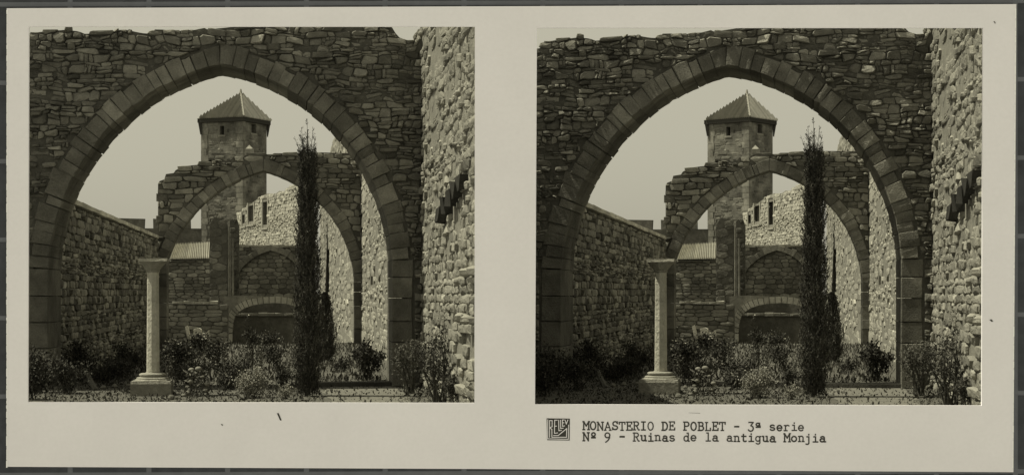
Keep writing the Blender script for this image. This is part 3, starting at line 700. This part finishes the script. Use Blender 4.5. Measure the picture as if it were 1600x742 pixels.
def shrub(th, x, Y, zb, w2, h, n, leaf, mat, seed, stems=7, dep=None, up=.4, tone=(.5, 1.6), flowers=0, open_=0.0):
    random.seed(seed); dep = dep or w2; sm = MB(); m = MB(); tips = []
    for i in range(stems):
        a = R(0, 2 * pi); rr = sqrt(random.random()); p = Vector((x + R(-.25, .25) * w2, Y + R(-.25, .25) * dep, zb - .03))
        q = Vector((x + cos(a) * rr * w2 * .9, Y + sin(a) * rr * dep * .9, zb + h * R(.6, 1) * (1 - .35 * rr * rr)))
        mid = p.lerp(q, .5) + Vector((R(-.1, .1) * w2, 0, h * .08)); th_ = max(.005, h * .009)
        sm.tube(p, mid, th_ * 1.4, th_, 5); sm.tube(mid, q, th_, th_ * .5, 5); tips += [(p, mid, .5), (mid, q, 1)]
        for j in range(3):
            e = mid.lerp(q, R(0, 1)); f = e + Vector((R(-.3, .3) * w2, R(-.3, .3) * dep, R(0, .22) * h)); sm.tube(e, f, th_ * .6, th_ * .3, 4); tips.append((e, f, 1.3))
    th.part('stem', sm, 'bark')
    clumps = [(a.lerp(b, R(.2, 1)), R(.1, .24) * min(w2, h)) for a, b, k in tips for _ in range(2) if random.random() < k]
    for i in range(n):
        c, s = random.choice(clumps); p = c + Vector((random.gauss(0, s), random.gauss(0, s), random.gauss(0, s * .9)))
        if p.z < zb + .01: p.z = zb + R(.01, .08)
        m.tone = R(*tone); m.blade(p, (R(-1, 1), R(-1, 1), R(-.3, 1) + up), leaf * R(.6, 1.4), leaf * R(.35, .6))
    th.part('foliage', m, mat)
    if flowers:
        f = MB()
        for i in range(flowers):
            c, s = random.choice(clumps); p = c + Vector((random.gauss(0, s), random.gauss(0, s) - s, abs(random.gauss(0, s)) + s * .6)); f.tone = R(.7, 1.2)
            for j in range(5): f.blade(p, (cos(j * 1.257), sin(j * 1.257), R(.2, .7)), leaf * .55, leaf * .4)
        th.part('blossoms', f, 'flower')
def at(px, Y): return (px - VPX) / F * Y
def planting():
    t = Thing('cypress_tree', 'tall narrow cypress with a wispy tip in front of the arches', 'tree', (at(486, 28), 28, 0)); cypress(t, at(480.5, 28), 28, 4.32, .225, 2300, 3, wisp=.52)
    t = Thing('cypress_tree', 'short dark cypress half hidden behind the tall one', 'tree', (at(508, 41), 41, 0)); cypress(t, at(508, 41), 41, 1.62, .26, 900, 5)
    S = [  # name, label, category, px, Y, half width px, height px, leaves, leaf size, material, stems, flowers
        ('sapling', 'round dark leafy sapling before the sunlit wall foot', 'sapling', 572, 33, 24, 68, 1500, .07, 'leaf', 9, 0),
        ('shrub', 'dark spreading shrub in the corner below the left jamb', 'shrub', 75, 29.6, 42, 70, 2200, .06, 'leaf', 9, 0),
        ('shrub', 'dark bush against the shaded wall, beside the leaning stake', 'shrub', 128, 33, 30, 62, 1500, .06, 'leaf', 8, 0),
        ('shrub', 'low dark bush just left of the column', 'shrub', 200, 34, 32, 48, 1300, .06, 'leaf', 8, 6),
        ('shrub', 'dark bush just right of the column', 'shrub', 283, 36, 30, 56, 1500, .06, 'leaf', 9, 26),
        ('rose_bush', 'leggy rose bush in front of the terrace wall', 'bush', 335, 38, 28, 50, 1000, .06, 'leaf', 8, 16),
        ('rose_bush', 'upright thin bush before the gateway', 'bush', 392, 40, 16, 74, 500, .06, 'leaf', 6, 3),
        ('rose_bush', 'small leafy bush left of the tall cypress', 'bush', 432, 37, 24, 50, 700, .06, 'leaf', 7, 0),
        ('shrub', 'low bushy plant between the rose bushes', 'shrub', 365, 33, 30, 34, 900, .055, 'leaf', 8, 6),
        ('lavender_bush', 'pale silvery flowering bush at the front edge', 'bush', 395, 27.6, 46, 38, 2200, .04, 'pale_leaf', 12, 50),
        ('lavender_bush', 'small silvery tuft right of the pale bush', 'bush', 447, 27.3, 20, 22, 500, .035, 'pale_leaf', 8, 8),
        ('shrub', 'grey-green shrub at the foot of the right jamb', 'shrub', 640, 28.6, 30, 100, 1900, .04, 'weed', 14, 0),
        ('shrub', 'tall thin-branched shrub against the sunlit wall', 'shrub', 688, 25.2, 46, 130, 1500, .045, 'leaf', 14, 0),
        ('shrub', 'low shrub in the corner under the sunlit wall', 'shrub', 716, 24.0, 30, 66, 1200, .045, 'leaf', 12, 0),
        ('shrub', 'dense dark shrub filling the bottom left corner', 'shrub', 58, 27.6, 34, 62, 2600, .05, 'leaf', 9, 0),
        ('shrub', 'dense dark shrub right of the corner shrub, under the jamb', 'shrub', 112, 29.2, 34, 52, 2400, .05, 'leaf', 9, 0),
        ('shrub', 'dark tangled bush between the stump and the column', 'shrub', 178, 31.6, 32, 40, 2000, .05, 'leaf', 9, 4),
        ('shrub', 'tangled bush behind the round seed heads', 'shrub', 300, 31, 30, 36, 1400, .05, 'leaf', 10, 18),
        ('shrub', 'spreading dark bush behind the silvery bush', 'shrub', 372, 30, 34, 28, 1300, .05, 'leaf', 9, 10),
        ('shrub', 'thin dark bush touching the left side of the tall cypress', 'shrub', 440, 30, 22, 32, 800, .05, 'leaf', 7, 0),
        ('shrub', 'far small bush at the foot of the gateway', 'shrub', 415, 48, 22, 40, 900, .07, 'leaf', 7, 4),
        ('shrub', 'far small bush before the pale blocks', 'shrub', 318, 47, 24, 38, 900, .07, 'leaf', 7, 8),
        ('shrub', 'low weed clump beside the short cypress', 'shrub', 532, 36, 16, 22, 500, .05, 'leaf', 6, 0),
    ]
    for i, (nm, lb, ct, px, Y, wpx, hpx, n, lf, mt, st, fl) in enumerate(S):
        x = at(px, Y); t = Thing(nm, lb, ct, (x, Y, 0)); k = Y / F
        shrub(t, x, Y, 0, wpx * k, hpx * k, n, lf, mt, 40 + i, st, min(wpx * k, .3), flowers=fl, tone=(.6, 1.5))
    for i, (px, Y, h, lb) in enumerate(((352, 36, 62, 'thin upright weed before the ruined pier'), (385, 34, 58, 'thin upright weed left of the gateway middle'), (408, 36, 66, 'tall thin weed before the dark passage'), (452, 35, 40, 'short upright weed nearest the tall cypress'), (268, 33, 50, 'thin upright weed right behind the column'), (322, 33, 46, 'thin upright weed above the seed heads'))):
        random.seed(200 + i); x = at(px, Y); k = Y / F; t = Thing('tall_weed', lb, 'weed', (x, Y, 0), 'thin weeds in the beds'); sm, m = MB(), MB()
        for j in range(5):
            q = Vector((x + R(-6, 6) * k, Y + R(-.15, .15), h * k * R(.65, 1))); p = Vector((x + R(-3, 3) * k, Y + R(-.08, .08), -.02)); sm.tube(p, q, .006, .003, 4)
            for c in range(34): e = p.lerp(q, R(.15, 1)); m.tone = R(.6, 1.6); m.blade(e, (R(-1, 1), R(-1, 1), R(-.1, .9)), R(.03, .075), R(.01, .025))
        t.part('stem', sm, 'bark'); t.part('foliage', m, 'weed')
    random.seed(77)
    # plant with round seed heads
    Y = 28.2; t = Thing('globe_flower', 'plant with round pale seed heads beside the column base', 'plant', (at(305, Y), Y, 0)); sm = MB()
    for px, py, r in ((301, 577, 5), (312, 575.5, 5.5), (300, 595, 4.5), (325, 599, 4.5), (296, 613, 5.5), (289, 617, 4.5), (323, 609, 4), (318, 588, 3.6), (308, 583, 3.5)):
        p = P(px, py, Y + R(-.15, .15)); k = p.y / F; sm.tube((at(308, Y) + R(-.05, .05), Y + R(-.05, .05), -.02), p, .006, .005, 5)
        hd = MB(); hd.tone = R(.3, .5); hd.lathe(p.x, p.y, [(r * k * a, p.z + r * k * b * .72) for a, b in ((.25, -1), (.75, -.66), (1, 0), (.8, .6), (.35, .95))], 12); t.part('seed_head', hd, 'flower', smooth=True)
    t.part('stem', sm, 'bark'); m = MB()
    for i in range(260): m.tone = R(.6, 1.4); m.blade((at(308, Y) + R(-.18, .22), Y + R(-.15, .15), R(.02, .38)), (R(-1, 1), R(-1, 1), R(-.2, 1)), R(.04, .09), R(.02, .035))
    t.part('foliage', m, 'weed')
    # leaning stake and edging stones
    a, b = P(143, 583, 31), P(156, 606, 30.2); t = Thing('broken_stake', 'pale stump leaning among the dark shrubs at left', 'stump', (b.x, b.y, 0)); m = MB(); m.tone = 1.0; m.tube((b.x, b.y, -.03), a, .055, .04, 7); t.part('stump', m, 'bark')
    for px, py, r, lb in ((167, 603, 5, 'rounded edging stone just right of the leaning stump'), (184, 601, 4.5, 'middle rounded edging stone between stump and column'), (270, 619, 6, 'rounded boulder touching the right side of the column base'), (119, 598, 4, 'rounded edging stone left of the leaning stump'), (205, 600, 4, 'rounded edging stone just left of the column base'), (281, 605, 4, 'small rounded stone between column base and seed heads')):
        Yb = EYE * F / (py + r * .6 - HOR); p = P(px, py, Yb); k = Yb / F; m = MB(); m.tone = R(.7, 1.1)
        m.lathe(p.x, p.y, [(r * k * q, max(-.02, p.z - r * k * .7 + r * k * h)) for q, h in ((.7, 0), (1, .5), (.85, 1.0), (.4, 1.35))], 7, R(0, 3))
        t = Thing('edging_stone', lb, 'stone', (p.x, p.y, 0), 'loose edging stones of the beds'); t.part('stone', m, 'stone')
planting()
def grasses():
    random.seed(5)
    t = Thing('grass', 'low grass and weeds along the front of the garden', 'grass', (0, 28, 0)); m = MB()
    for i in range(9000):
        Y = R(25.5, 34); px = R(30, 760); x = at(px, Y)
        if 505 < px < 625 and Y < 30.8 and random.random() < .6: continue
        m.tone = R(.5, 2.2); m.blade((x, Y, -.01), (R(-1, 1), R(-1, 1), R(.3, 1)), R(.02, .09), R(.012, .035))
    for i in range(6000):
        Y = R(32.5, 57); px = R(150, 600); m.tone = R(.6, 2.2); m.blade((at(px, Y), Y, -.01), (R(-.6, .6), R(-.6, .6), 1), R(.05, .16), R(.02, .05))
    t.part('blades', m, 'leaf', kind='stuff')
grasses()
def sun_patch():
    random.seed(9); t = Thing('sun_patch', 'sunlit patch painted on the earth in front of the right jamb', 'sun_patch', (at(560, 28), 28, .004)); m = MB()  # pale sheet that paints sunlight onto the ground
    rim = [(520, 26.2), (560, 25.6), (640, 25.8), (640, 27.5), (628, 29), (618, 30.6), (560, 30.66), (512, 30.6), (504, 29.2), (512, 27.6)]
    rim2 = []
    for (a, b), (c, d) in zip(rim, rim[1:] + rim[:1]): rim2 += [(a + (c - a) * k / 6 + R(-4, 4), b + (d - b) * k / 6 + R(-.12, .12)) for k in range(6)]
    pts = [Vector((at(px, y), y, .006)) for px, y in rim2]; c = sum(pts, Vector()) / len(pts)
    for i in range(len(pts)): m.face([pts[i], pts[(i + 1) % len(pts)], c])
    t.part('surface', m, 'sun_patch'); t.kind = 'structure'
sun_patch()
instantiate()

# ------------------------------------------------------------ the stereo card on its ruled mat
YC = 20.5
def C(px, py, d=0.0): return Vector(((px - 800) / FPX * YC, YC - d, EYE - (py - HOR) / FPX * YC))
def plain(name, mb, mat, parent=None, **props):
    o = link(bpy.data.objects.new(name, mb.mesh(name, M[mat]))); o.parent = parent
    for k, v in props.items(): o[k] = v
    return o
def lattice(mb, rows, skip, d0, d1):
    n, m = len(rows), len(rows[0]); solid = lambda r, c: 0 <= r < n - 1 and 0 <= c < m - 1 and (r, c) not in skip
    for r in range(n - 1):
        for c in range(m - 1):
            if not solid(r, c): continue
            q = [rows[r][c], rows[r + 1][c], rows[r + 1][c + 1], rows[r][c + 1]]
            mb.face([C(*p, d0) for p in q]); mb.face([C(*p, d1) for p in q[::-1]])
            for (dr, dc), (i, j) in (((0, -1), (0, 1)), ((1, 0), (1, 2)), ((0, 1), (2, 3)), ((-1, 0), (3, 0))):
                if not solid(r + dr, c + dc): mb.face([C(*q[i], d0), C(*q[i], d1), C(*q[j], d1), C(*q[j], d0)])
def card():
    e = link(bpy.data.objects.new('stereo_card', None)); e.location = (0, YC, 0)
    e['label'] = 'cream stereo card with two picture openings and a typed caption'; e['category'] = 'card'
    def part(name, mb, mat, parent=e, **k):
        o = plain(name, mb, mat, parent, **k); o.matrix_parent_inverse = Matrix.Translation((0, -YC, 0)) if parent is e else Matrix(); return o
    mb = MB(); lattice(mb, [[(10.5, 13.5), (44, 13.3), (742, 10.5), (839, 10.2), (1536, 7.2), (1588, 7)], [(10.4, 43), (45, 42), (742, 42), (839, 44), (1536, 44), (1588, 44)], [(10.2, 627), (43.5, 627.5), (741.3, 629), (836, 631), (1534, 633), (1584, 633)], [(10, 728.5), (44, 728.7), (742, 732), (836, 732.6), (1536, 736.7), (1583.5, 737)]], {(1, 1), (1, 3)}, 0, -.035)
    part('mount', mb, 'card')
    random.seed(8)
    for xa, xb, ya, yb in ((10.8, 10.4, 16, 726), (1586.6, 1582.3, 14, 722)):
        mb = MB(); y = ya
        while y < yb:
            l = R(4, 16); f = lambda yy: xa + (xb - xa) * (yy - ya) / (yb - ya); wd = R(.5, 1.3)
            mb.face([C(f(y) - wd * .6, y, .003), C(f(y) + wd, y, .003), C(f(y + l) + wd, y + l, .003), C(f(y + l) - wd * .6, y + l, .003)]); y += l + R(.5, 6)
        part('worn_edge', mb, 'core')
    for x, y, dx, dy, wd in ((434, 645, 5, 11, 1.3), (1547.5, 499, 3, 3, 1.6), (346, 662, 2, 2, .9), (1553, 34, 2, 3, .8), (1076, 644.5, 18, .4, .5)):
        mb = MB(); mb.face([C(x - wd, y, .004), C(x + wd, y - .3, .004), C(x + dx + wd, y + dy, .004), C(x + dx - wd, y + dy + .4, .004)]); part('ink_speck', mb, 'ink')
    # typed caption, stroke by stroke (cell 0..6 wide, 0..10 cap height, lower case 0..6.6)
    def arc(cx, cy, rx, ry, a, b, n=8): return [(cx + rx * cos(radians(a + (b - a) * i / n)), cy + ry * sin(radians(a + (b - a) * i / n))) for i in range(n + 1)]
    G = {
        'M': [[(.6, 0), (.6, 10), (3, 4.5), (5.4, 10), (5.4, 0)], [(-.2, 0), (1.6, 0)], [(4.4, 0), (6.2, 0)], [(-.2, 10), (.8, 10)], [(5.2, 10), (6.2, 10)]],
        'O': [arc(3, 5, 2.5, 5, 0, 360, 16)], 'N': [[(.8, 0), (.8, 10), (5.2, 0), (5.2, 10)], [(0, 0), (1.7, 0)], [(0, 10), (1, 10)], [(4.3, 10), (6.1, 10)]],
        'A': [[(.4, 0), (3, 10), (5.6, 0)], [(1.4, 3.4), (4.6, 3.4)], [(-.2, 0), (1.4, 0)], [(4.6, 0), (6.2, 0)]],
        'S': [arc(3, 7.4, 2.1, 2.6, 20, 270) + arc(3, 2.5, 2.3, 2.4, 90, -160)[1:], [(5.1, 10), (5.1, 7.6)], [(.7, 0), (.7, 2.6)]],
        'T': [[(3, 0), (3, 10)], [(.3, 7.6), (.3, 10), (5.7, 10), (5.7, 7.6)], [(1.8, 0), (4.2, 0)]],
        'E': [[(1.2, 0), (1.2, 10)], [(.2, 10), (5.2, 10), (5.2, 7.8)], [(1.2, 5.2), (3.8, 5.2)], [(3.8, 6.4), (3.8, 4)], [(.2, 0), (5.5, 0), (5.5, 2.4)]],
        'R': [[(1.2, 0), (1.2, 10)], [(.2, 10), (3.4, 10)] + arc(3.4, 7.6, 1.8, 2.4, 90, -90) + [(1.2, 5.2)], [(3.2, 5.2), (5.2, 0), (6.1, 0)], [(.2, 0), (2.4, 0)]],
        'I': [[(3, 0), (3, 10)], [(1.2, 0), (4.8, 0)], [(1.2, 10), (4.8, 10)]], 'D': [[(1.2, 0), (1.2, 10)], [(.2, 10), (2.6, 10)] + arc(2.6, 5, 2.8, 5, 90, -90, 10) + [(.2, 0)]],
        'P': [[(1.2, 0), (1.2, 10)], [(.2, 10), (3.4, 10)] + arc(3.4, 7.4, 1.9, 2.6, 90, -90) + [(1.2, 4.8)], [(.2, 0), (2.8, 0)]],
        'B': [[(1.2, 0), (1.2, 10)], [(.2, 10), (3.2, 10)] + arc(3.2, 7.7, 1.7, 2.3, 90, -90) + [(1.2, 5.4)], [(3.2, 5.4)] + arc(3.2, 2.7, 2.2, 2.7, 90, -90) + [(.2, 0)]],
        'L': [[(1.6, 0), (1.6, 10)], [(.6, 10), (2.8, 10)], [(.6, 0), (5.4, 0), (5.4, 3)]], '-': [[(1, 4.6), (5, 4.6)], [(1, 5.1), (5, 5.1)]],
        '3': [[(.8, 10), (5, 10), (2.8, 6)] + arc(2.6, 2.4, 2.5, 3.4, 85, -150, 10)], '9': [arc(3, 6.8, 2.3, 3, 0, 360, 14), [(5.3, 6.8), (4.9, 3), (3.4, .2), (1.4, -1.8)]],
        'ª': [arc(2.6, 7.4, 1.5, 1.7, 0, 360, 10), [(4.3, 9.2), (4.3, 5.6), (5, 5.6)], [(1, 4), (5, 4)]], 'º': [arc(3, 7.6, 1.7, 2.1, 0, 360, 12), [(1.2, 4), (4.8, 4)], [(1.2, 3.4), (4.8, 3.4)]],
        's': [arc(3, 4.9, 1.9, 1.6, 30, 270) + arc(3, 1.7, 2.1, 1.7, 90, -160)[1:]], 'e': [[(.8, 3.3), (5.2, 3.3)] + arc(3, 3.3, 2.3, 3.3, 0, 320, 12)],
        'r': [[(1.8, 0), (1.8, 6.4), (.6, 6.4)], arc(3.8, 4.4, 1.9, 2.2, 170, 40, 6), [(.5, 0), (3.4, 0)]], 'i': [[(1.4, 6.4), (3.1, 6.4), (3.1, 0)], [(.9, 0), (5.3, 0)], [(3, 8.7), (3, 9.6)]],
        'u': [[(.3, 6.4), (1.3, 6.4), (1.3, 1.8)] + arc(2.9, 1.8, 1.6, 1.7, 180, 330, 6) + [(4.7, 1.4)], [(3.7, 6.4), (4.7, 6.4), (4.7, 0), (5.8, 0)]],
        'n': [[(.3, 6.4), (1.3, 6.4), (1.3, 0)], arc(3, 4.6, 1.7, 2, 180, 0, 8) + [(4.7, 0)], [(.3, 0), (2.3, 0)], [(3.8, 0), (5.8, 0)]],
        'a': [arc(2.9, 4.8, 1.7, 1.7, 160, 0, 6) + [(4.6, 0), (5.9, 0)], arc(2.6, 1.9, 1.9, 1.9, 60, 300, 10) + [(4.6, 1.2)], [(3.2, 3.7), (4.6, 3.6)]],
        'd': [arc(2.7, 3.2, 2.0, 3.2, 0, 360, 12), [(3.6, 10), (4.8, 10), (4.8, 0), (5.9, 0)]], 'l': [[(1.6, 10), (3.1, 10), (3.1, 0)], [(1, 0), (5.2, 0)]],
        't': [[(2.4, 9), (2.4, 1.6)] + arc(3.9, 1.6, 1.5, 1.6, 180, 320, 6), [(.8, 6.4), (4.8, 6.4)]], 'g': [arc(2.7, 3.4, 2.0, 3.0, 0, 360, 12), [(5.7, 6.4), (4.7, 6.4), (4.7, -1)] + arc(2.8, -1.2, 1.9, 1.9, 0, -150, 7)],
        'o': [arc(3, 3.2, 2.3, 3.2, 0, 360, 14)], 'j': [[(1.6, 6.4), (3.6, 6.4), (3.6, -1)] + arc(1.9, -1.2, 1.7, 1.8, 0, -130, 6), [(3.5, 8.7), (3.5, 9.6)]],
    }
    def strokes(mb, polys, fx, wd, d):
        for pl in polys:
            for (a, b), (c, e_) in zip(pl, pl[1:]):
                x0, y0 = fx(a, b); x1, y1 = fx(c, e_); L = hypot(x1 - x0, y1 - y0) + 1e-6; ux, uy = (x1 - x0) / L, (y1 - y0) / L
                x0 -= ux * wd * .4; y0 -= uy * wd * .4; x1 += ux * wd * .4; y1 += uy * wd * .4; nx, ny = -uy * wd / 2, ux * wd / 2; d += .00006
                mb.face([C(x0 + nx, y0 + ny, d), C(x1 + nx, y1 + ny, d), C(x1 - nx, y1 - ny, d), C(x0 - nx, y0 - ny, d)])
        return d
    for text, x0, yb, slope in (('MONASTERIO DE POBLET - 3ª serie', 911, 671, .0035), ('Nº 9 - Ruinas de la antigua Monjia', 911, 687.5, .006)):
        d = .003; line = link(bpy.data.objects.new('caption_line', None)); line.parent = e
        line.location = (C(x0, yb) - Vector((0, YC, 0))); inv2 = Matrix.Translation(-C(x0, yb))
        for i, ch in enumerate(text):
            if ch == ' ': continue
            mb = MB()
            ox = x0 + i * 11.2 + R(-.4, .4); oy = yb + slope * i * 11.2 + R(-.5, .5)
            d = strokes(mb, G[ch], lambda a, b: (ox + a * 1.62, oy - b * 1.25), R(1.75, 2.25), .003)
            o = plain('letter', mb, 'ink', line); o.matrix_parent_inverse = inv2
    # publisher's square mark
    mb = MB(); mb.face([C(854, 653, .003), C(890.5, 653.5, .003), C(890, 687.5, .003), C(855, 687, .003)]); stamp = part('publisher_mark', mb, 'ink', label='dark square mark with pale angular letters')
    mb = MB(); fx = lambda a, b: (854 + a * 36.2, 653 + b * 34.3)
    strokes(mb, [[(.05, .06), (.05, .93), (.94, .95), (.95, .3)], [(.13, .86), (.13, .1), (.24, .1), (.24, .38), (.14, .42), (.23, .5), (.23, .86), (.86, .86), (.87, .46), (.55, .74)],
                 [(.46, .08), (.35, .08), (.34, .68), (.48, .66)], [(.35, .36), (.43, .35)], [(.52, .08), (.53, .56), (.64, .54)], [(.6, .08), (.61, .46), (.72, .44)], [(.76, .07), (.68, .07), (.69, .36), (.78, .34)], [(.69, .2), (.75, .2)], [(.8, .07), (.85, .26), (.92, .07)], [(.3, .78), (.5, .78), (.7, .6)]], fx, 1.15, .0045)
    o = plain('mark_lines', mb, 'card', stamp)
card()
def mat():
    e = link(bpy.data.objects.new('ruled_mat', None)); e.location = (0, YC + .1, 0)
    e['label'] = 'grey ruled mat with charcoal squares lying behind the card'; e['category'] = 'mat'
    inv = Matrix.Translation((0, -YC - .1, 0))
    mb = MB(); lattice(mb, [[(x, y) for x in (-630, 24, 1570, 2205)] for y in (-364, 26, 716, 865)], {(1, 1)}, -.05, -.09)
    o = plain('board', mb, 'matline', e); o.matrix_parent_inverse = inv
    X = lambda k: 108 + 123.35 * k; Yk = lambda k, x: 6.5 + 122.6 * k - .0035 * x
    for i in range(-6, 17):
        for j in range(-3, 7):
            if 0 < i < 12 and 0 < j < 5 and not (j == 5): continue
            x0, x1 = X(i) + 4, X(i + 1) - 4
            if x0 > 24 and x1 < 1566 and Yk(j, x0) > 24 and Yk(j + 1, x0) < 716: continue
            q = [(x0, Yk(j, x0) + 3.6), (x0, Yk(j + 1, x0) - 3.6), (x1, Yk(j + 1, x1) - 3.6), (x1, Yk(j, x1) + 3.6)]
            mb = MB(); y = -.0455
            # squares reaching under the card are cut at the hidden opening
            xa, xb = q[0][0], q[2][0]; strips = []
            t, b = q[0][1], q[1][1]
            if b < 26 or t > 716 or xb < 24 or xa > 1570: strips = [(xa, xb, t, b)]
            else:
                if t < 26: strips.append((xa, xb, t, 26))
                if b > 716: strips.append((xa, xb, 716, b))
                if xa < 24: strips.append((xa, 24, max(t, 26.01), min(b, 715.99)))
                if xb > 1570: strips.append((1570, xb, max(t, 26.01), min(b, 715.99)))
            for a, c, tt, bb in strips:
                s = lambda x: -.0035 * (x - xa)
                mb.face([C(a, tt + s(a), y), C(a, bb + s(a), y), C(c, bb + s(c), y), C(c, tt + s(c), y)])
            if mb.f: o = plain('square', mb, 'matcell', e); o.matrix_parent_inverse = inv
mat()
